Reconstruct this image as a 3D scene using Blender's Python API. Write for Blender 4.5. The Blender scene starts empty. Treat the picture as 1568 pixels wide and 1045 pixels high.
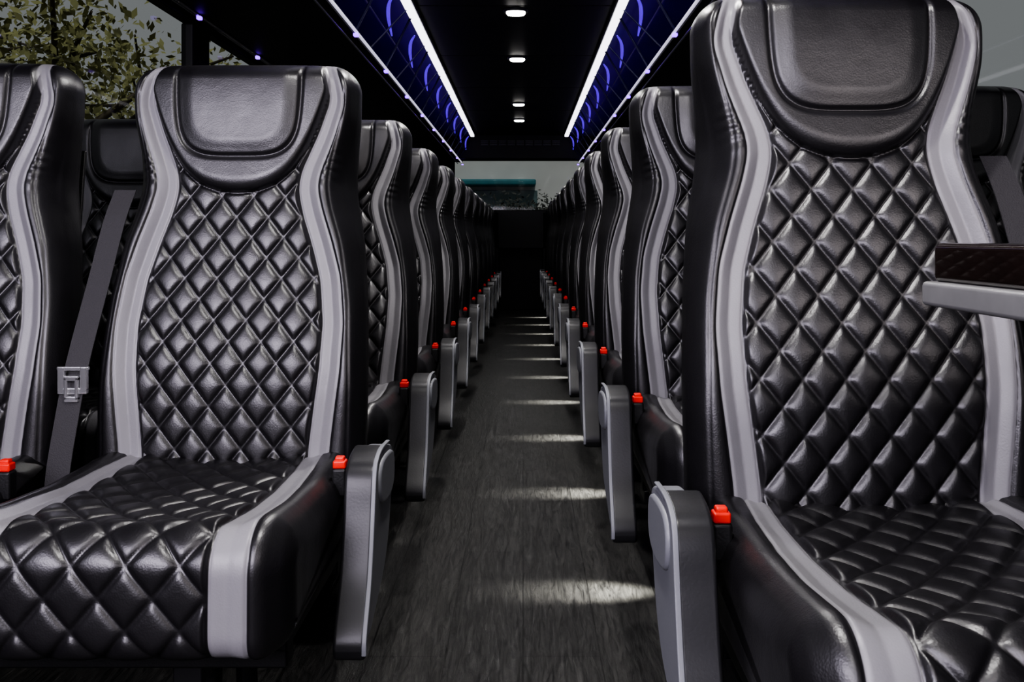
import bpy, bmesh, math, random
import numpy as np
from mathutils import Vector
random.seed(4); rng=np.random.default_rng(4)
sc=bpy.context.scene
col=sc.collection
try:
    sc.view_settings.view_transform='AgX'; sc.view_settings.look='AgX - High Contrast'; sc.view_settings.exposure=0.2
except Exception as ex: print(ex)
# ------------------------------------------------------------ materials
def mat(name, base=(0.5,0.5,0.5), rough=0.5, metal=0.0, emis=None, es=0.0, bump=0.0, bscale=200.0, var=0.0, vscale=6.0, coat=0.0, spec=0.5):
    m=bpy.data.materials.new(name); m.use_nodes=True
    nt=m.node_tree; b=nt.nodes['Principled BSDF']
    b.inputs['Base Color'].default_value=(*base,1); b.inputs['Roughness'].default_value=rough
    b.inputs['Metallic'].default_value=metal; b.inputs['Coat Weight'].default_value=coat
    b.inputs['Specular IOR Level'].default_value=spec
    tc=nt.nodes.new('ShaderNodeTexCoord')
    if emis is not None:
        b.inputs['Emission Color'].default_value=(*emis,1); b.inputs['Emission Strength'].default_value=es
    if bump>0:
        n=nt.nodes.new('ShaderNodeTexNoise'); n.inputs['Scale'].default_value=bscale; n.inputs['Detail'].default_value=3
        nt.links.new(tc.outputs['Object'],n.inputs['Vector'])
        bp=nt.nodes.new('ShaderNodeBump'); bp.inputs['Strength'].default_value=bump; bp.inputs['Distance'].default_value=0.002
        nt.links.new(n.outputs['Fac'],bp.inputs['Height']); nt.links.new(bp.outputs['Normal'],b.inputs['Normal'])
    if var>0:
        n=nt.nodes.new('ShaderNodeTexNoise'); n.inputs['Scale'].default_value=vscale; n.inputs['Detail'].default_value=4
        nt.links.new(tc.outputs['Object'],n.inputs['Vector'])
        mx=nt.nodes.new('ShaderNodeMix'); mx.data_type='RGBA'
        mx.inputs['A'].default_value=(*[c*(1-var) for c in base],1); mx.inputs['B'].default_value=(*[min(1,c*(1+var)) for c in base],1)
        nt.links.new(n.outputs['Fac'],mx.inputs['Factor']); nt.links.new(mx.outputs['Result'],b.inputs['Base Color'])
    return m

def leather():
    m=bpy.data.materials.new('two_tone_leather'); m.use_nodes=True
    nt=m.node_tree; L=nt.links; b=nt.nodes['Principled BSDF']
    at=nt.nodes.new('ShaderNodeAttribute'); at.attribute_name='stripe'
    mr=nt.nodes.new('ShaderNodeMapRange'); mr.inputs['From Min'].default_value=-0.0006; mr.inputs['From Max'].default_value=0.0006
    L.new(at.outputs['Fac'],mr.inputs['Value'])
    mx=nt.nodes.new('ShaderNodeMix'); mx.data_type='RGBA'
    mx.inputs['A'].default_value=(0.0105,0.0097,0.0115,1); mx.inputs['B'].default_value=(0.24,0.235,0.248,1)
    L.new(mr.outputs['Result'],mx.inputs['Factor']); L.new(mx.outputs['Result'],b.inputs['Base Color'])
    sp=nt.nodes.new('ShaderNodeMapRange'); sp.inputs['To Min'].default_value=0.9; sp.inputs['To Max'].default_value=0.4
    L.new(mr.outputs['Result'],sp.inputs['Value']); L.new(sp.outputs['Result'],b.inputs['Specular IOR Level'])
    tc=nt.nodes.new('ShaderNodeTexCoord')
    n=nt.nodes.new('ShaderNodeTexNoise'); n.inputs['Scale'].default_value=22; n.inputs['Detail'].default_value=4
    L.new(tc.outputs['Object'],n.inputs['Vector'])
    r=nt.nodes.new('ShaderNodeMapRange'); r.inputs['To Min'].default_value=0.31; r.inputs['To Max'].default_value=0.47
    L.new(n.outputs['Fac'],r.inputs['Value']); L.new(r.outputs['Result'],b.inputs['Roughness'])
    v=nt.nodes.new('ShaderNodeTexVoronoi'); v.inputs['Scale'].default_value=420
    L.new(tc.outputs['Object'],v.inputs['Vector'])
    bp=nt.nodes.new('ShaderNodeBump'); bp.inputs['Strength'].default_value=0.12; bp.inputs['Distance'].default_value=0.001
    L.new(v.outputs['Distance'],bp.inputs['Height'])
    bp2=nt.nodes.new('ShaderNodeBump'); bp2.inputs['Strength'].default_value=0.25; bp2.inputs['Distance'].default_value=0.004
    L.new(n.outputs['Fac'],bp2.inputs['Height']); L.new(bp.outputs['Normal'],bp2.inputs['Normal'])
    L.new(bp2.outputs['Normal'],b.inputs['Normal'])
    return m
M_leather=leather()
M_black=mat('black_plastic',(0.012,0.012,0.013),0.45,bump=0.2,bscale=300)
M_greyp=mat('grey_moulded_plastic',(0.20,0.205,0.225),0.45,bump=0.1,bscale=400,var=0.08)
M_greyd=mat('dark_grey_armrest_pad',(0.022,0.022,0.024),0.36,bump=0.08,bscale=300)
M_trim=mat('grey_window_trim',(0.10,0.10,0.105),0.4,var=0.05)
M_red=mat('red_buckle_plastic',(0.85,0.03,0.015),0.35,var=0.05)
M_metal=mat('brushed_aluminium',(0.55,0.55,0.57),0.3,metal=1,bump=0.05)
M_chrome=mat('chromed_steel',(0.9,0.9,0.92),0.18,metal=0.9,var=0.03)
M_steel=mat('painted_steel_frame',(0.03,0.03,0.032),0.4,metal=0.5,var=0.1)
M_belt=mat('belt_webbing',(0.05,0.048,0.052),0.75,bump=0.6,bscale=500)
M_panel=mat('dark_trim_panel',(0.012,0.012,0.013),0.55,var=0.15,bump=0.1)
M_ceil=mat('ceiling_vinyl',(0.020,0.020,0.021),0.5,var=0.15,bump=0.2,bscale=120)
M_led=mat('white_led_diffuser',(0.8,0.8,0.8),0.4,emis=(0.95,0.92,1.0),es=2.0,var=0.02)
M_ledthin=mat('slim_led_line',(0.8,0.8,0.8),0.4,emis=(0.78,0.74,0.95),es=0.6,var=0.02)
M_dome=mat('downlight_lens',(0.9,0.9,0.9),0.3,emis=(1.0,0.97,0.93),es=14,var=0.02)
M_blue=mat('blue_led_strip',(0.1,0.05,0.9),0.4,emis=(0.22,0.03,1.0),es=3.0,var=0.02)
M_bluearc=mat('blue_led_arc',(0.1,0.05,0.9),0.4,emis=(0.17,0.03,1.0),es=0.6,var=0.02)  # rack brackets; the blue light on them is put in as emission
M_purple=mat('purple_led_dot',(0.3,0.1,0.9),0.4,emis=(0.25,0.04,1.0),es=3,var=0.02)
M_strut=mat('rack_bracket',(0.05,0.05,0.12),0.35,metal=0.3,var=0.05)
M_rackin=mat('rack_lining',(0.045,0.03,0.16),0.45,var=0.2)
M_wood=mat('dark_wood_gloss',(0.012,0.006,0.005),0.15,coat=0.6,var=0.6,vscale=14)
M_tedge=mat('table_edge_trim',(0.20,0.20,0.20),0.4,metal=0.2,var=0.35,vscale=20)

def floor_mat():
    m=bpy.data.materials.new('dark_plank_vinyl'); m.use_nodes=True
    nt=m.node_tree;L=nt.links;b=nt.nodes['Principled BSDF']
    tc=nt.nodes.new('ShaderNodeTexCoord'); mp=nt.nodes.new('ShaderNodeMapping')
    mp.inputs['Scale'].default_value=(38,5,1); L.new(tc.outputs['Object'],mp.inputs['Vector'])
    n=nt.nodes.new('ShaderNodeTexNoise'); n.inputs['Scale'].default_value=2.0; n.inputs['Detail'].default_value=10; n.inputs['Roughness'].default_value=0.76; n.inputs['Distortion'].default_value=1.4
    L.new(mp.outputs['Vector'],n.inputs['Vector'])
    cr=nt.nodes.new('ShaderNodeValToRGB'); cr.color_ramp.elements[0].position=0.38; cr.color_ramp.elements[1].position=0.72
    cr.color_ramp.elements[0].color=(0.0085,0.0085,0.0085,1); cr.color_ramp.elements[1].color=(0.080,0.079,0.075,1)
    L.new(n.outputs['Fac'],cr.inputs['Fac'])
    br=nt.nodes.new('ShaderNodeTexBrick'); mp2=nt.nodes.new('ShaderNodeMapping'); mp2.inputs['Rotation'].default_value=(0,0,math.pi/2)
    L.new(tc.outputs['Object'],mp2.inputs['Vector']); L.new(mp2.outputs['Vector'],br.inputs['Vector'])
    br.inputs['Scale'].default_value=1; br.inputs['Brick Width'].default_value=1.2; br.inputs['Row Height'].default_value=0.15; br.inputs['Mortar Size'].default_value=0.0015
    br.inputs['Color1'].default_value=(0.85,0.85,0.85,1); br.inputs['Color2'].default_value=(1.1,1.1,1.08,1); br.inputs['Mortar'].default_value=(0.3,0.3,0.3,1)
    mx=nt.nodes.new('ShaderNodeMix'); mx.data_type='RGBA'; mx.blend_type='MULTIPLY'; mx.inputs['Factor'].default_value=1
    L.new(cr.outputs['Color'],mx.inputs['A']); L.new(br.outputs['Color'],mx.inputs['B']); L.new(mx.outputs['Result'],b.inputs['Base Color'])
    b.inputs['Roughness'].default_value=0.36
    bp=nt.nodes.new('ShaderNodeBump'); bp.inputs['Strength'].default_value=0.7; bp.inputs['Distance'].default_value=0.003
    L.new(n.outputs['Fac'],bp.inputs['Height']); L.new(bp.outputs['Normal'],b.inputs['Normal'])
    return m
M_floor=floor_mat()

def glass_mat(name,tint,gl=0.03):
    m=bpy.data.materials.new(name); m.use_nodes=True
    nt=m.node_tree; nt.nodes.clear(); L=nt.links
    o=nt.nodes.new('ShaderNodeOutputMaterial'); t=nt.nodes.new('ShaderNodeBsdfTransparent'); t.inputs['Color'].default_value=(*tint,1)
    g=nt.nodes.new('ShaderNodeBsdfGlossy'); g.inputs['Roughness'].default_value=0.03
    mx=nt.nodes.new('ShaderNodeMixShader'); mx.inputs['Fac'].default_value=gl; L.new(t.outputs['BSDF'],mx.inputs[1]); L.new(g.outputs['BSDF'],mx.inputs[2])
    L.new(mx.outputs['Shader'],o.inputs['Surface'])
    return m
M_glass=glass_mat('tinted_glass',(0.5,0.52,0.52))
M_glassc=glass_mat('clear_glass',(0.75,0.77,0.77),0.01)
M_leaf=mat('tree_leaves',(0.34,0.34,0.16),0.6,var=0.5,vscale=3)
M_leafd=mat('dark_hedge_leaves',(0.04,0.045,0.04),0.7,var=0.5,vscale=3)
M_bark=mat('tree_bark',(0.14,0.12,0.09),0.9,bump=0.6,bscale=20,var=0.3)
M_ground=mat('asphalt',(0.12,0.12,0.12),0.9,var=0.2)

# ------------------------------------------------------------ helpers
def link(o,parent=None):
    col.objects.link(o)
    if parent is not None: o.parent=parent
    return o
def mesh_obj(name,verts,faces,mats,parent=None,smooth=False,bevel=0,seg=3):
    me=bpy.data.meshes.new(name); me.from_pydata([tuple(v) for v in verts],[],faces); me.update()
    for m in (mats if isinstance(mats,list) else [mats]): me.materials.append(m)
    if smooth: me.polygons.foreach_set('use_smooth',[True]*len(me.polygons))
    o=bpy.data.objects.new(name,me); link(o,parent)
    if bevel>0:
        bv=o.modifiers.new('bevel','BEVEL'); bv.width=bevel; bv.segments=seg; bv.limit_method='ANGLE'
        me.polygons.foreach_set('use_smooth',[True]*len(me.polygons))
        wn=o.modifiers.new('wn','WEIGHTED_NORMAL')
    return o
def boxes_data(bl):
    V=[];F=[]
    for (x0,x1,y0,y1,z0,z1) in bl:
        k=len(V)
        V+=[(x0,y0,z0),(x1,y0,z0),(x1,y1,z0),(x0,y1,z0),(x0,y0,z1),(x1,y0,z1),(x1,y1,z1),(x0,y1,z1)]
        F+=[(k,k+3,k+2,k+1),(k+4,k+5,k+6,k+7),(k,k+1,k+5,k+4),(k+1,k+2,k+6,k+5),(k+2,k+3,k+7,k+6),(k+3,k,k+4,k+7)]
    return V,F
def boxes(name,bl,m,parent=None,bevel=0.0):
    V,F=boxes_data(bl); return mesh_obj(name,V,F,m,parent,bevel=bevel)
def extrude_x(name,prof,x0,x1,m,parent=None,bevel=0.004,seg=3):
    n=len(prof)
    V=[(x0,y,z) for y,z in prof]+[(x1,y,z) for y,z in prof]
    F=[tuple(range(n)),tuple(range(2*n-1,n-1,-1))]+[(i,i+n,(i+1)%n+n,(i+1)%n) for i in range(n)]
    o=mesh_obj(name,V,F,m,parent,bevel=bevel,seg=seg)
    bm=bmesh.new(); bm.from_mesh(o.data); bmesh.ops.recalc_face_normals(bm,faces=bm.faces); bm.to_mesh(o.data); bm.free()
    return o
def tube_data(pts,rad,n=8):
    V=[];F=[]; pts=[Vector(p) for p in pts]
    for i,p in enumerate(pts):
        d=(pts[min(i+1,len(pts)-1)]-pts[max(i-1,0)]).normalized()
        up=Vector((0,0,1)) if abs(d.z)<0.95 else Vector((1,0,0))
        a=d.cross(up).normalized(); b=d.cross(a)
        r=rad[i] if isinstance(rad,(list,tuple)) else rad
        for j in range(n):
            t=2*math.pi*j/n; V.append(tuple(p+a*math.cos(t)*r+b*math.sin(t)*r))
    for i in range(len(pts)-1):
        for j in range(n):
            F.append((i*n+j,i*n+(j+1)%n,(i+1)*n+(j+1)%n,(i+1)*n+j))
    F.append(tuple(range(n))); F.append(tuple(range(len(V)-1,len(V)-1-n,-1)))
    return V,F
def merge(lst):
    V=[];F=[]
    for v,f in lst:
        k=len(V); V+=list(v); F+=[tuple(i+k for i in ff) for ff in f]
    return V,F
def catmull(pts,k=6,closed=False):
    P=[np.array(p,float) for p in pts]; n=len(P); out=[]
    rngi=range(n) if closed else range(n-1)
    for i in rngi:
        p0=P[(i-1)%n] if closed else P[max(i-1,0)]; p1=P[i]; p2=P[(i+1)%n]; p3=P[(i+2)%n] if closed else P[min(i+2,n-1)]
        for j in range(k):
            t=j/k; out.append(tuple(0.5*((2*p1)+(-p0+p2)*t+(2*p0-5*p1+4*p2-p3)*t*t+(-p0+3*p1-3*p2+p3)*t**3)))
    if not closed: out.append(tuple(P[-1]))
    return out
def sm(e0,e1,x):
    t=np.clip((x-e0)/(e1-e0),0,1); return t*t*(3-2*t)
def sinterp(z,xs,ys,r=0.025):
    z=np.asarray(z,float); acc=0; W=0
    for o in np.linspace(-1,1,9):
        w=1-abs(o)*0.8; acc=acc+w*np.interp(z+o*r,xs,ys); W+=w
    return acc/W
def quilt(u,v,pu,pv):
    """height 0..1 : stitched diamonds, narrow seams and gently domed pads"""
    a=u/pu+v/pv; b=u/pu-v/pv
    k=1/math.hypot(1/pu,1/pv)
    da=np.abs(a-np.round(a))*k; db=np.abs(b-np.round(b))*k
    edge=(1-np.exp(-(da/0.0045)**1.3))*(1-np.exp(-(db/0.0045)**1.3))
    dome=np.abs(np.sin(np.pi*a))*np.abs(np.sin(np.pi*b))
    return 0.74*edge+0.26*dome

# ------------------------------------------------------------ backrest mesh (quilted, two-tone)
ZB,ZT=0.37,1.135
def make_backrest():
    th=np.linspace(0,2*np.pi,4001)
    n=3.6; cx=np.cos(th); sy=np.sin(th)
    X=np.sign(cx)*np.abs(cx)**(2/n); Y=np.sign(sy)*np.abs(sy)**(2/n)
    def res(lo,hi,cnt):
        msk=(th>=lo)&(th<=hi); x=X[msk]*0.22; y=Y[msk]*0.055
        s=np.concatenate([[0],np.cumsum(np.hypot(np.diff(x),np.diff(y)))])
        t=np.linspace(0,s[-1],cnt,endpoint=False)
        return np.interp(t,s,x)/0.22,np.interp(t,s,y)/0.055
    xf,yf=res(np.pi,2*np.pi,250); xb,yb=res(0,np.pi,44)
    UX=np.concatenate([xf,xb]); UY=np.concatenate([yf,yb]); N=len(UX)
    zs=np.concatenate([np.arange(ZB,ZT-0.036,0.0022),ZT-0.036+0.036*np.sin(np.linspace(0,np.pi/2,16))])
    R=len(zs)
    Z=np.repeat(zs[:,None],N,1); UXg=np.repeat(UX[None],R,0); UYg=np.repeat(UY[None],R,0)
    wf=sinterp(Z,[.37,.55,.70,.80,.87,.91,.96,1.03,1.09,1.135],[.232,.236,.228,.208,.180,.172,.183,.205,.210,.207])
    wb=sinterp(Z,[.37,.6,.8,.92,1.0,1.135],[.236,.238,.228,.216,.212,.208])
    t=np.clip((Z-(ZT-0.055))/0.055,0,1); wins=0.055*(1-np.sqrt(np.clip(1-t*t,0,1)))
    t2=np.clip((Z-(ZT-0.036))/0.036,0,1); dins=0.042*(1-np.sqrt(np.clip(1-t2*t2,0,1)))
    tb=np.clip(((ZB+0.03)-Z)/0.03,0,1); dins=dins+0.02*(1-np.sqrt(np.clip(1-tb*tb,0,1)))
    blend=(UYg+1)/2
    w=wf*(1-blend)+wb*blend-wins
    x=UXg*w; y=0.055+UYg*(0.055-dins)
    a=np.abs(x)
    cz=lambda zz: sinterp(zz,[.37,.45,.58,.66,.74,.80,.86,.90,.93,1.0,1.06,1.10,1.135],[.160,.163,.178,.181,.172,.155,.135,.126,.130,.157,.175,.168,.154],0.02)
    c=cz(Z); dc=(cz(Z+0.004)-cz(Z-0.004))/0.008
    hw=sinterp(Z,[.37,.9,1.06,1.135],[.0185,.0180,.0135,.009])
    k=1/np.sqrt(1+dc*dc)
    sd=(hw-np.abs(a-c)*k)
    inner_sd=(c-a)*k-hw
    zU=0.893+2.6*a*a+180*a**4
    hd=(Z-zU)
    fw=sm(0.35,0.9,-UYg)*(1-np.clip(t2,0,1)**3)
    qm=sm(0,0.007,inner_sd)*sm(0,0.006,-hd)
    q=quilt(x,Z-0.41,0.057,0.073)
    f=0.0078*q*qm
    hm=sm(-0.004,0.004,inner_sd)
    f=f+hm*0.022*np.sqrt(np.clip(hd/0.03,0,1)*(2-np.clip(hd/0.03,0,1)))
    wp=0.113-0.10*np.clip(1.09-Z,0,.2)**1.5*2.0
    p=((a/wp)**4+(np.clip(1.07-Z,0,1)/0.112)**4)**0.25
    sp=(1-p)*0.1
    f=f+hm*sm(0,0.02,hd)*(0.006*sm(0,0.03,sp)-0.006*np.exp(-(sp/0.0035)**2))
    outer=np.clip((a-c)/(np.maximum(w-c,0.02)),0,1)
    bol=np.sin(np.clip(outer,0,1)*np.pi*0.62)
    wing=sinterp(Z,[.37,.5,.8,.92,1.05,1.135],[.020,.026,.030,.026,.034,.022])
    f=f+np.where(a>c,bol,0)*wing
    f=f-0.0030*np.exp(-(sd/0.0020)**2)
    f=f-0.003*np.exp(-(((a-(w*0.90)))/0.002)**2)*0.8
    wr=np.sin((Z+0.35*a)*260+3*np.sin(Z*40))*np.exp(-((Z-0.94)/0.04)**2)*sm(0.01,0.03,a-c)
    f=f+0.0013*wr
    y=y-f*fw
    y=y-0.016*np.exp(-((Z-0.58)/0.13)**2)-0.010*sm(0.95,1.1,Z)
    y=y+0.165*(Z-0.40)
    stripe=np.where(UYg<-0.2,sd,-1.0)
    V=np.stack([x,y,Z],-1).reshape(-1,3)
    F=[]
    for i in range(R-1):
        b0=i*N;b1=(i+1)*N
        for j in range(N):
            j2=(j+1)%N; F.append((b0+j,b0+j2,b1+j2,b1+j))
    F.append(tuple(range(N-1,-1,-1))); F.append(tuple((R-1)*N+j for j in range(N)))
    me=bpy.data.meshes.new('quilted_backrest'); me.from_pydata(V.tolist(),[],F); me.materials.append(M_leather)
    at=me.attributes.new('stripe','FLOAT','POINT'); at.data.foreach_set('value',stripe.reshape(-1).astype(np.float32))
    me.polygons.foreach_set('use_smooth',[True]*(len(F)-2)+[False]*2); me.update()
    return me

def make_cushion():
    P=[]
    def arc(cy,cz_,r,a0,a1,n=14):
        for i in range(n+1):
            a=a0+(a1-a0)*i/n; P.append((cy+r*math.cos(a),cz_+r*math.sin(a)))
    P.append((0.03,0.432))
    P.append((-0.20,0.430)); P.append((-0.33,0.438))
    arc(-0.425,0.398,0.05,math.pi*0.5,math.pi)
    arc(-0.438,0.325,0.036,math.pi,math.pi*1.45)
    P.append((-0.2,0.30)); P.append((0.03,0.31))
    P=np.array(P)
    Pc=np.vstack([P,P[:1]])
    s=np.concatenate([[0],np.cumsum(np.hypot(*np.diff(Pc,axis=0).T))])
    iFE=3+15+15-1
    sF=s[iFE]
    t=np.concatenate([np.linspace(0,sF,250,endpoint=False),np.linspace(sF,s[-1],40,endpoint=False)])
    py=np.interp(t,s,Pc[:,0]); pz=np.interp(t,s,Pc[:,1]); N=len(t)
    for _ in range(3):
        py[1:249]=(py[:248]+py[1:249]*2+py[2:250])/4; pz[1:249]=(pz[:248]+pz[1:249]*2+pz[2:250])/4
    ty=np.roll(py,-1)-np.roll(py,1); tz=np.roll(pz,-1)-np.roll(pz,1); l=np.hypot(ty,tz)
    ny=tz/l; nz=-ty/l
    if nz[20]<0: ny,nz=-ny,-nz
    Wd=0.228; r=0.038
    xs=np.concatenate([-(Wd-r)-r*np.cos(np.linspace(0,np.pi/2,10))[:-1],
                       np.linspace(-(Wd-r),Wd-r,170),
                       ((Wd-r)+r*np.cos(np.linspace(np.pi/2,0,10)))[1:]])
    R=len(xs)
    Xg=np.repeat(xs[:,None],N,1); T=np.repeat(t[None],R,0)
    te=np.clip((np.abs(Xg)-(Wd-r))/r,0,1); ins=r*(1-np.sqrt(np.clip(1-te*te,0,1)))
    a=np.abs(Xg)
    c=np.interp(T,[0,.12,.33,.46,.62],[.150,.158,.162,.158,.156]); hw=np.interp(T,[0,.2,.42,.6],[.015,.018,.023,.024])
    sd=hw-np.abs(a-c); inner=c-a-hw
    front=(1-sm(sF-0.03,sF,T))
    q=quilt(Xg,T,0.066,0.080)
    f=0.0072*q*sm(0,0.007,inner)*front
    f=f-0.008*sm(0.0,0.10,inner)*(1-sm(0.40,0.47,T))
    out=np.clip((a-c)/(Wd-c),0,1)
    f=f+0.014*np.sin(np.pi*0.65*out)*(a>c)*front*(1-te)
    f=f-0.003*np.exp(-(sd/0.0022)**2)*front
    f=f-0.0025*np.exp(-((a-0.208)/0.002)**2)*front
    off=f-ins
    Y=py[None]+ny[None]*off; Z=pz[None]+nz[None]*off
    Y=Y+0.02*sm(0.15,0.23,a)*sm(-0.2,-0.45,Y)
    V=np.stack([Xg,Y,Z],-1).reshape(-1,3)
    F=[]
    for i in range(R-1):
        b0=i*N;b1=(i+1)*N
        for j in range(N):
            j2=(j+1)%N; F.append((b0+j,b0+j2,b1+j2,b1+j))
    F.append(tuple(range(N-1,-1,-1))); F.append(tuple((R-1)*N+j for j in range(N)))
    me=bpy.data.meshes.new('quilted_cushion'); me.from_pydata(V.tolist(),[],F); me.materials.append(M_leather)
    stripe=np.where(T<sF+0.02,sd,-1.0)
    at=me.attributes.new('stripe','FLOAT','POINT'); at.data.foreach_set('value',stripe.reshape(-1).astype(np.float32))
    bm=bmesh.new(); bm.from_mesh(me); bmesh.ops.recalc_face_normals(bm,faces=bm.faces); bm.to_mesh(me); bm.free()
    me.polygons.foreach_set('use_smooth',[True]*(len(F)-2)+[False]*2); me.update()
    return me
ME_back=make_backrest(); ME_cush=make_cushion()

def proto(o):
    dg=bpy.context.evaluated_depsgraph_get(); me=bpy.data.meshes.new_from_object(o.evaluated_get(dg)); bpy.data.objects.remove(o); return me
# side panel: rounded head block + tapering lower wing, padded dark bar on its leading edge
panel=catmull([(-0.005,0.41),(-0.008,0.452),(-0.05,0.466),(-0.135,0.468),(-0.172,0.453),(-0.190,0.39),(-0.217,0.31),(-0.258,0.25),(-0.255,0.232),(-0.225,0.232),(-0.17,0.25),(-0.10,0.275),(-0.055,0.31),(-0.025,0.36)],4,True)
arm_panel=proto(extrude_x('p',panel,0.256,0.291,M_greyp,bevel=0.006))
block=catmull([(-0.012,0.405),(-0.016,0.446),(-0.06,0.458),(-0.13,0.460),(-0.158,0.446),(-0.160,0.415),(-0.135,0.392),(-0.05,0.385)],4,True)
arm_block=proto(extrude_x('p',block,0.285,0.296,M_greyp,bevel=0.005))
outerc=catmull([(-0.10,0.478),(-0.15,0.473),(-0.186,0.453),(-0.205,0.39),(-0.233,0.31),(-0.276,0.245),(-0.282,0.222)],5)
innerc=catmull([(-0.250,0.218),(-0.248,0.243),(-0.205,0.31),(-0.178,0.39),(-0.162,0.440),(-0.145,0.452),(-0.10,0.458)],5)
arm_bar=proto(extrude_x('p',outerc+[(-0.277,0.209),(-0.265,0.204),(-0.254,0.207)]+innerc,0.244,0.290,M_greyd,bevel=0.006))
rim=catmull([(-0.05,0.474),(-0.12,0.478),(-0.165,0.472),(-0.190,0.453),(-0.208,0.39),(-0.236,0.31),(-0.279,0.245),(-0.284,0.217)],5)
rimi=[(y+0.010,z-0.004) for y,z in rim][::-1]
arm_rim=proto(extrude_x('p',rim+rimi,0.286,0.293,M_greyp,bevel=0.003))
ME_buck=proto(boxes('p',[(0.212,0.236,-0.133,-0.109,0.40,0.446)],M_black,bevel=0.005))
ME_red=proto(boxes('p',[(0.214,0.235,-0.132,-0.112,0.445,0.458),(0.217,0.232,-0.129,-0.115,0.456,0.464)],M_red,bevel=0.003))
ME_frame=proto(boxes('p',[(-0.21,0.21,-0.40,0.06,0.275,0.305),(-0.20,0.20,-0.36,-0.32,0.235,0.277),(-0.20,0.20,-0.02,0.02,0.235,0.277)],M_black,bevel=0.004))
V,F=merge([boxes_data([(0.04,0.08,-0.36,0.02,0.0,0.014),(0.04,0.08,-0.34,0.0,0.20,0.237)]),tube_data([(0.06,-0.27,0.01),(0.06,-0.24,0.215)],0.018),tube_data([(0.06,-0.06,0.01),(0.06,-0.08,0.215)],0.018)])
ME_leg=proto(mesh_obj('p',V,F,M_steel,bevel=0.003))
def ribbon(path,w,th):
    V=[];F=[]
    for (x,y,z) in path:
        V+=[(x-w/2,y-th,z),(x+w/2,y-th,z),(x+w/2,y+th,z),(x-w/2,y+th,z)]
    for i in range(len(path)-1):
        for j in range(4): F.append((i*4+j,i*4+(j+1)%4,i*4+4+(j+1)%4,i*4+4+j))
    F+=[(3,2,1,0),tuple(len(V)-4+j for j in range(4))]
    return V,F
path=catmull([(-0.226,0.135,0.90),(-0.232,0.10,0.84),(-0.240,0.06,0.74),(-0.250,0.0,0.60),(-0.256,-0.03,0.50),(-0.262,-0.05,0.40),(-0.262,-0.05,0.31)],6)
V,F=ribbon(path,0.040,0.0012); ME_belt=proto(mesh_obj('p',V,F,M_belt,bevel=0.0))
V,F=boxes_data([(-0.277,-0.223,-0.022,-0.014,0.585,0.592),(-0.275,-0.263,-0.024,-0.014,0.55,0.592),(-0.237,-0.225,-0.024,-0.014,0.55,0.592),(-0.275,-0.225,-0.024,-0.014,0.545,0.556),(-0.262,-0.256,-0.028,-0.012,0.535,0.575),(-0.244,-0.238,-0.028,-0.012,0.535,0.575),(-0.262,-0.238,-0.028,-0.012,0.532,0.542),(-0.262,-0.238,-0.028,-0.012,0.568,0.577)])
ME_tongue=proto(mesh_obj('p',V,F,M_chrome,bevel=0.002))
def shell():
    prof=[(0.125,0.36),(0.132,0.36),(0.225,0.98),(0.217,0.98)]
    V=[];F=[]
    for x in (-0.19,0.19):
        V+=[(x,y,z) for y,z in prof]
    F=[(0,1,2,3),(7,6,5,4)]+[(i,i+4,(i+1)%4+4,(i+1)%4) for i in range(4)]
    o=mesh_obj('p',V,F,M_black,bevel=0.003); return proto(o)
ME_shell=shell()

def seat(x,y,side,dz):
    e=bpy.data.objects.new('coach_seat',None); e.empty_display_size=0.2; link(e); e.location=(x,y,dz)
    def add(nm,me,flip=False):
        o=bpy.data.objects.new(nm,me); link(o,e)
        if flip: o.scale=(-1,1,1)
        return o
    add('backrest',ME_back); add('seat_cushion',ME_cush); add('seat_frame',ME_frame); add('back_shell',ME_shell)
    l=add('leg',ME_leg); l.location=(0,0,-dz); l.scale=(1,1,(0.237+dz)/0.237)
    return e,add
def aisle_seat(x,y,side,dz=0.0):
    e,add=seat(x,y,side,dz); fl=side<0
    add('armrest_panel',arm_panel,fl); add('armrest_bar',arm_bar,fl); add('armrest_block',arm_block,fl); add('armrest_rim',arm_rim,fl)
    add('buckle_body',ME_buck,fl); add('buckle_button',ME_red,fl)
    add('shoulder_belt',ME_belt,fl); add('belt_tongue',ME_tongue,fl)
def window_seat(x,y,side,dz=0.0):
    e,add=seat(x,y,side,dz); fl=side<0
    add('buckle_body',ME_buck,fl); add('buckle_button',ME_red,fl)
NR=11; PITCH=0.80
for k in range(NR):
    aisle_seat(-0.515,1.60+PITCH*k,1); window_seat(-1.035,1.58+PITCH*k,1)
    aisle_seat(0.458,1.22+PITCH*k,-1,0.03); window_seat(0.975,1.22+PITCH*k,-1,0.03)

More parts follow.
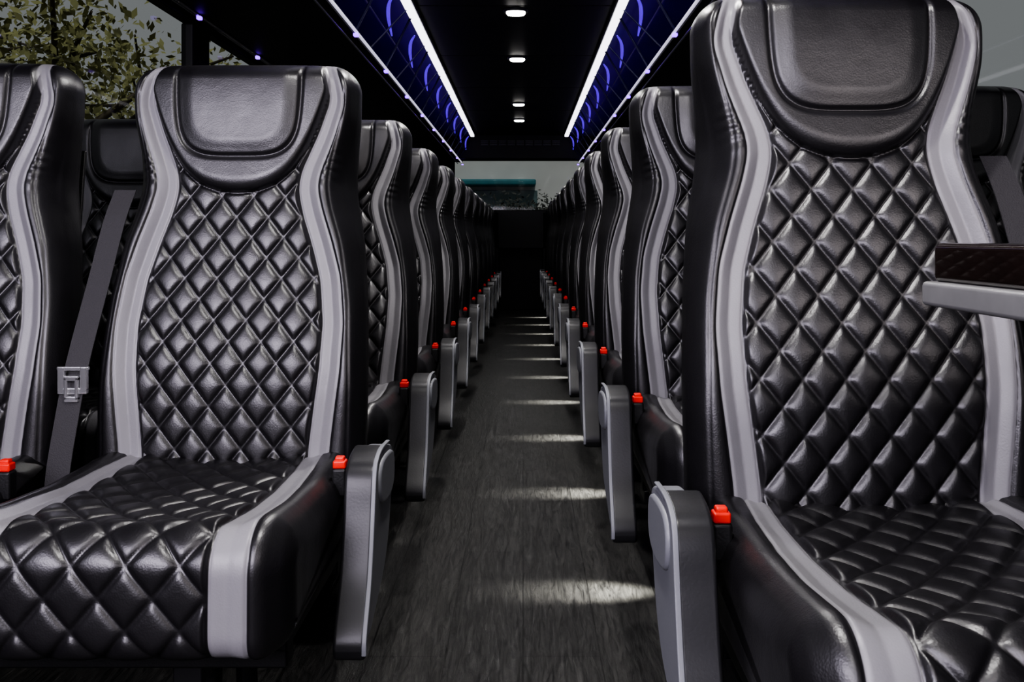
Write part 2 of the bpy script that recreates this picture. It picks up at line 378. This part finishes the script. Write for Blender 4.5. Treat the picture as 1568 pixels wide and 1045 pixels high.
# ------------------------------------------------------------ bus shell
XL,XR=-1.33,1.26; Y0,Y1=-1.6,11.2; ZC=1.91
boxes('floor',[(XL-0.05,XR+0.05,Y0,Y1,-0.06,0.0)],M_floor)
cb=[]
yy=Y0
while yy<9.9:
    cb.append((XL-0.05,XR+0.05,yy,min(yy+1.19,9.9),ZC,ZC+0.05)); yy+=1.2
cb.append((XL-0.05,XR+0.05,Y0,Y1,ZC+0.045,ZC+0.09)); cb.append((XL-0.05,XR+0.05,9.85,Y1,ZC,ZC+0.06))
boxes('ceiling',cb,M_ceil,bevel=0.003)
WS0,WS1=0.92,1.68
pill=[-1.6,0.6,3.85,5.45,7.05,8.65,10.2,11.15]
def wall(name,x,sgn):
    a,b=(x-0.05,x) if sgn<0 else (x,x+0.05)
    bl=[(a,b,Y0,Y1,0,WS0),(a,b,Y0,Y1,WS1,ZC+0.02)]
    for p in (pill if sgn<0 else pill+[2.15]): bl.append((a,b,p-0.10,p+0.10,WS0,WS1))
    boxes(name,bl,M_panel,bevel=0.008)
    c,d=(x,x+0.03) if sgn<0 else (x-0.03,x)
    boxes('trim_1' if sgn<0 else 'trim_2',[(c,d,Y0,Y1,WS0-0.05,WS0+0.01)],M_trim,bevel=0.008)
wall('wall_left',XL,-1); wall('wall_right',XR,1)
i=1
for x in (XL-0.03,XR+0.03):
    for p,q in zip(pill[:-1],pill[1:]):
        mesh_obj('window_%d'%i,[(x,p+0.09,WS0-0.01),(x,q-0.09,WS0-0.01),(x,q-0.09,WS1+0.01),(x,p+0.09,WS1+0.01)],[(0,1,2,3)],M_glass); i+=1
boxes('wall_back',[(XL,XR,11.15,11.2,0,1.15),(XL,-0.82,11.15,11.2,1.15,1.95),(0.82,XR,11.15,11.2,1.15,1.95),(-0.82,0.82,11.15,11.2,1.74,1.95)],M_panel,bevel=0.004)
mesh_obj('window_%d'%i,[(-0.84,11.17,1.13),(0.84,11.17,1.13),(0.84,11.17,1.76),(-0.84,11.17,1.76)],[(0,1,2,3)],M_glassc); i+=1
boxes('wall_front',[(XL,XR,Y0-0.05,Y0,0,0.75),(XL,XR,Y0-0.05,Y0,1.8,2.0),(XL,XL+0.15,Y0-0.05,Y0,0.75,1.8),(XR-0.15,XR,Y0-0.05,Y0,0.75,1.8)],M_panel,bevel=0.004)
mesh_obj('window_%d'%i,[(XL+0.14,Y0-0.03,0.74),(XR-0.14,Y0-0.03,0.74),(XR-0.14,Y0-0.03,1.81),(XL+0.14,Y0-0.03,1.81)],[(0,1,2,3)],M_glass); i+=1
vb=bpy.data.objects.new('air_vent_panel',None); link(vb)
boxes('housing',[(-0.72,0.66,9.9,10.0,1.66,1.915)],M_panel,vb,bevel=0.006)
lv=[]
for xx in np.arange(-0.45,0.40,0.095):
    for zz in (1.80,1.82,1.84): lv.append((xx,xx+0.08,9.885,9.905,zz,zz+0.010))
boxes('louvres',lv,M_trim,vb,bevel=0.002)
boxes('door_1',[(-0.30,-0.27,10.35,10.40,0,1.10),(0.22,0.25,10.35,10.40,0,1.10),(-0.30,0.25,10.35,10.40,0.70,1.12),(-0.27,0.22,10.55,10.58,0.0,0.72)],M_black,bevel=0.004)

# ------------------------------------------------------------ luggage racks
def rack(s,xi,xo,xw):
    e=bpy.data.objects.new('luggage_rack',None); link(e)
    ya,yb=0.4,9.88
    def B(nm,x0,x1,y0,y1,z0,z1,m,bv=0.003):
        return boxes(nm,[(min(x0,x1),max(x0,x1),y0,y1,z0,z1)],m,e,bevel=bv)
    V=[];F=[]
    for y in (ya,yb):
        V+=[(xo,y,1.640),(xw,y,1.720),(xw,y,1.700),(xo,y,1.615)]
    F=[(0,1,2,3),(7,6,5,4)]+[(j,j+4,(j+1)%4+4,(j+1)%4) for j in range(4)]
    mesh_obj('shelf',V,F,M_panel,e)
    B('lining_back',xw-s*0.42,xw-s*0.405,ya,yb,1.68,1.905,M_rackin)
    B('lining_top',xi+s*0.03,xw-s*0.40,ya,yb,1.895,1.908,M_rackin)
    B('led_bar_inner',xi-0.019,xi+0.019,ya,9.75,1.874,1.892,M_led,0.003)
    B('led_bar_housing',xi-0.026,xi+0.026,ya,9.76,1.888,1.91,M_metal)
    V,F=tube_data([(xo,ya,1.632),(xo,yb,1.632)],0.009,10); mesh_obj('front_rail',V,F,M_steel,e,smooth=True)
    V,F=tube_data([(xo-s*0.012,ya,1.619),(xo-s*0.012,yb,1.619)],0.0060,8); mesh_obj('slim_led_line',V,F,M_ledthin,e,smooth=True)
    V,F=tube_data([(xo+s*0.03,ya,1.606),(xo+s*0.03,yb,1.606)],0.004,8); mesh_obj('under_rail',V,F,M_metal,e,smooth=True)
    V,F=tube_data([(xw-s*0.05,ya,1.690),(xw-s*0.05,4.75,1.690)],0.010,8); mesh_obj('wall_rail',V,F,M_metal,e,smooth=True)
    L=[];A=[];y=0.85;D=[]
    while y<9.8:
        pts=catmull([(xi+s*0.035,y,1.868),(xi+s*0.062,y+0.05,1.84),(xi+s*0.076,y+0.14,1.80),(xi+s*0.078,y+0.26,1.75)],5)
        A.append(tube_data(pts,[0.0035+0.005*math.sin(math.pi*min(1,i/(len(pts)-1))) for i in range(len(pts))],8))
        L.append(tube_data([(xi+s*0.01,y+0.3,1.885),(xo,y+0.0,1.64)],0.004,6))
        L.append(tube_data([(xi+s*0.01,y+0.45,1.885),(xo,y+0.45,1.64)],0.006,6))
        D.append(y+0.40); y+=0.8
    V,F=merge(L); mesh_obj('rack_stays',V,F,M_strut,e,smooth=True)
    V,F=merge(A); mesh_obj('blue_glow_brackets',V,F,M_bluearc,e,smooth=True)
    V,F=tube_data([((xi+xo)/2+s*0.03,ya,1.76),((xi+xo)/2+s*0.03,yb,1.76)],0.004,6); mesh_obj('mid_rail',V,F,M_strut,e,smooth=True)
    B('blue_led_strip',xo+s*0.03,xo+s*0.045,ya,yb,1.647,1.657,M_blue,0.0)
    bl=[]
    for y in D:
        bl.append((xo-s*0.01-0.010,xo-s*0.01+0.010,y-0.014,y+0.014,1.602,1.614))
        if y<4.7: bl.append((xw-s*0.06-0.009,xw-s*0.06+0.009,y-0.012,y+0.012,1.668,1.682))
    boxes('reading_led',bl,M_purple,e,bevel=0.003)
rack(-1,-0.53,-0.665,XL); rack(1,0.455,0.605,XR)

def disc(x,y):
    e=bpy.data.objects.new('ceiling_downlight',None); link(e)
    bm=bmesh.new(); bmesh.ops.create_cone(bm,cap_ends=True,segments=40,radius1=0.058,radius2=0.062,depth=0.012)
    me=bpy.data.meshes.new('rim'); bm.to_mesh(me); bm.free(); me.materials.append(M_panel)
    o=bpy.data.objects.new('rim',me); link(o,e); o.location=(x,y,ZC-0.005)
    n=40; V=[];F=[]
    for z,r in ((ZC-0.018,0.040),(ZC-0.011,0.046),(ZC-0.006,0.047)):
        for j in range(n):
            t=2*math.pi*j/n; c_,s_=math.cos(t),math.sin(t); p=2/4
            V.append((x+r*math.copysign(abs(c_)**p,c_),y+r*math.copysign(abs(s_)**p,s_),z))
    for i_ in range(2):
        for j in range(n): F.append((i_*n+j,i_*n+(j+1)%n,(i_+1)*n+(j+1)%n,(i_+1)*n+j))
    F.append(tuple(range(n-1,-1,-1)))
    mesh_obj('lens',V,F,M_dome,e)
    l=bpy.data.lights.new('downlight','AREA'); l.shape='DISK'; l.size=0.09; l.energy=8 if y<4 else 4; l.color=(1,0.97,0.95); l.spread=math.radians(150)
    lo=bpy.data.objects.new('downlight_lamp',l); link(lo,e); lo.location=(x,y,ZC-0.03)
for y in (-0.4,0.9,2.2,3.35,4.49,5.66,7.57,8.6): disc(-0.035,y)  # first four are out of view, added to light the near seats

t=bpy.data.objects.new('side_table',None); link(t)
boxes('wooden_top',[(0.352,XR-0.02,0.10,0.80,0.772,0.806)],M_wood,t,bevel=0.006)
boxes('edge_trim',[(0.345,XR-0.02,0.10,0.807,0.752,0.773)],M_tedge,t,bevel=0.004)
boxes('support',[(0.78,0.86,0.35,0.43,0.0,0.755),(0.68,0.96,0.25,0.53,0.0,0.02)],M_steel,t,bevel=0.006)

def added_floor_pool(x,y):  # added spot and housing, standing in for light through the seat gaps
    e=bpy.data.objects.new('added_floor_pool_light',None); link(e)
    boxes('added_lamp_housing',[(x-0.012,x+0.03,y-0.04,y+0.04,0.215,0.24)],M_black,e,bevel=0.003)
    l=bpy.data.lights.new('added_pool_spot','SPOT'); l.energy=26.0; l.spot_size=math.radians(80); l.spot_blend=1.0; l.color=(1,0.98,0.9); l.shadow_soft_size=0.01
    o=bpy.data.objects.new('added_pool_spot',l); link(o,e); o.location=(x,y,0.21); o.scale=(1,0.42,1)
    d=Vector((-0.12,0,-0.21)); o.rotation_euler=d.to_track_quat('-Z','X').to_euler()
for k in range(NR-1): added_floor_pool(0.285,2.13+0.82*k)

# ------------------------------------------------------------ outside
boxes('ground',[(-40,40,-25,60,-1.25,-1.2)],M_ground)
def tree(name,cx,cy,h,R,nl,seed,lm=None,base=0.15):
    rg=random.Random(seed); e=bpy.data.objects.new(name,None); link(e)
    L=[]; tips=[]
    L.append(tube_data([(cx,cy,-1.2),(cx+0.1,cy,h*0.3),(cx,cy+0.1,h*0.6)],[0.16,0.12,0.09],8))
    for i in range(26):
        z0=rg.uniform(h*base,h*0.6); an=rg.uniform(0,6.28); ln=rg.uniform(0.5,1)*R
        p0=Vector((cx,cy,z0)); p1=p0+Vector((math.cos(an)*ln*0.5,math.sin(an)*ln*0.5,ln*0.35)); p2=p0+Vector((math.cos(an)*ln,math.sin(an)*ln,ln*rg.uniform(0.1,0.7)))
        L.append(tube_data([p0,p1,p2],[0.05,0.03,0.012],6)); tips+=[p1,p2,(p1+p2)/2]
    V,F=merge(L); mesh_obj('trunk_and_branches',V,F,M_bark,e,smooth=True)
    V=[];F=[]
    for i in range(nl):
        c=rg.choice(tips); p=c+Vector((rg.gauss(0,0.28),rg.gauss(0,0.28),rg.gauss(0,0.2)))
        s=rg.uniform(0.03,0.075); u=Vector((rg.gauss(0,1),rg.gauss(0,1),rg.gauss(0,1))).normalized(); v=u.orthogonal().normalized()
        k=len(V); V+=[tuple(p-u*s),tuple(p+v*s*0.45),tuple(p+u*s),tuple(p-v*s*0.45)]; F.append((k,k+1,k+2,k+3))
    mesh_obj('leaves',V,F,lm or M_leaf,e)
tree('tree',-5.0,10.0,3.6,2.6,5500,1); tree('tree',-5.4,13.5,3.6,2.4,5000,2); tree('tree',-7.5,10,4.5,2.7,4500,3)
b=bpy.data.objects.new('storefront_building',None); link(b)
boxes('facade',[(-9,9,26,27,-1.2,3.2)],mat('pale_render',(0.45,0.46,0.46),0.8,var=0.15,vscale=1.2),b)
boxes('awning',[(-2.0,0.35,25.2,26,2.25,2.42)],mat('teal_awning',(0.03,0.15,0.18),0.6,var=0.3),b,bevel=0.05)
boxes('shop_window',[(-1.8,0.4,25.9,26,0.4,2.15)],mat('shop_glass',(0.09,0.14,0.15),0.3,var=0.3),b,bevel=0.02)
tree('hedge',0.2,23.5,2.1,1.0,5000,7,M_leafd,0.3)

w=bpy.data.worlds.new('world'); sc.world=w; w.use_nodes=True
w.node_tree.nodes['Background'].inputs['Color'].default_value=(0.67,0.68,0.69,1); w.node_tree.nodes['Background'].inputs['Strength'].default_value=0.42
sl=bpy.data.lights.new('sun','SUN'); sl.energy=1.2; sl.angle=0.05; sl.color=(1,0.97,0.9)
so=bpy.data.objects.new('sun',sl); link(so); so.location=(0,-10,12); so.rotation_euler=Vector((-0.12,0.62,-0.75)).to_track_quat('-Z','Y').to_euler()
def area(name,loc,target,sx,sy,en,colr=(1,1,1)):
    l=bpy.data.lights.new(name,'AREA'); l.shape='RECTANGLE'; l.size=sx; l.size_y=sy; l.energy=en; l.color=colr
    o=bpy.data.objects.new(name,l); link(o); o.location=loc
    o.rotation_euler=(Vector(target)-Vector(loc)).to_track_quat('-Z','Y').to_euler(); return o
area('windscreen_daylight',(-0.35,-1.5,1.30),(-0.3,2.0,0.70),1.3,0.6,18,(0.93,0.88,1.0))
area('window_daylight',(XL+0.08,-0.25,1.25),(-0.45,1.6,0.68),1.7,0.7,40,(0.92,0.85,1.0))
area('window_daylight',(XR-0.06,-0.3,1.2),(0.45,1.3,0.55),1.3,0.5,10,(1.0,0.90,0.90))

cam=bpy.data.cameras.new('camera'); co=bpy.data.objects.new('camera',cam); link(co)
co.location=(0,0,0.81); co.rotation_euler=(math.pi/2,0,0)
cam.sensor_width=36; cam.lens=32.7; cam.shift_x=-0.0108; cam.shift_y=-0.1004; cam.clip_start=0.02
sc.camera=co
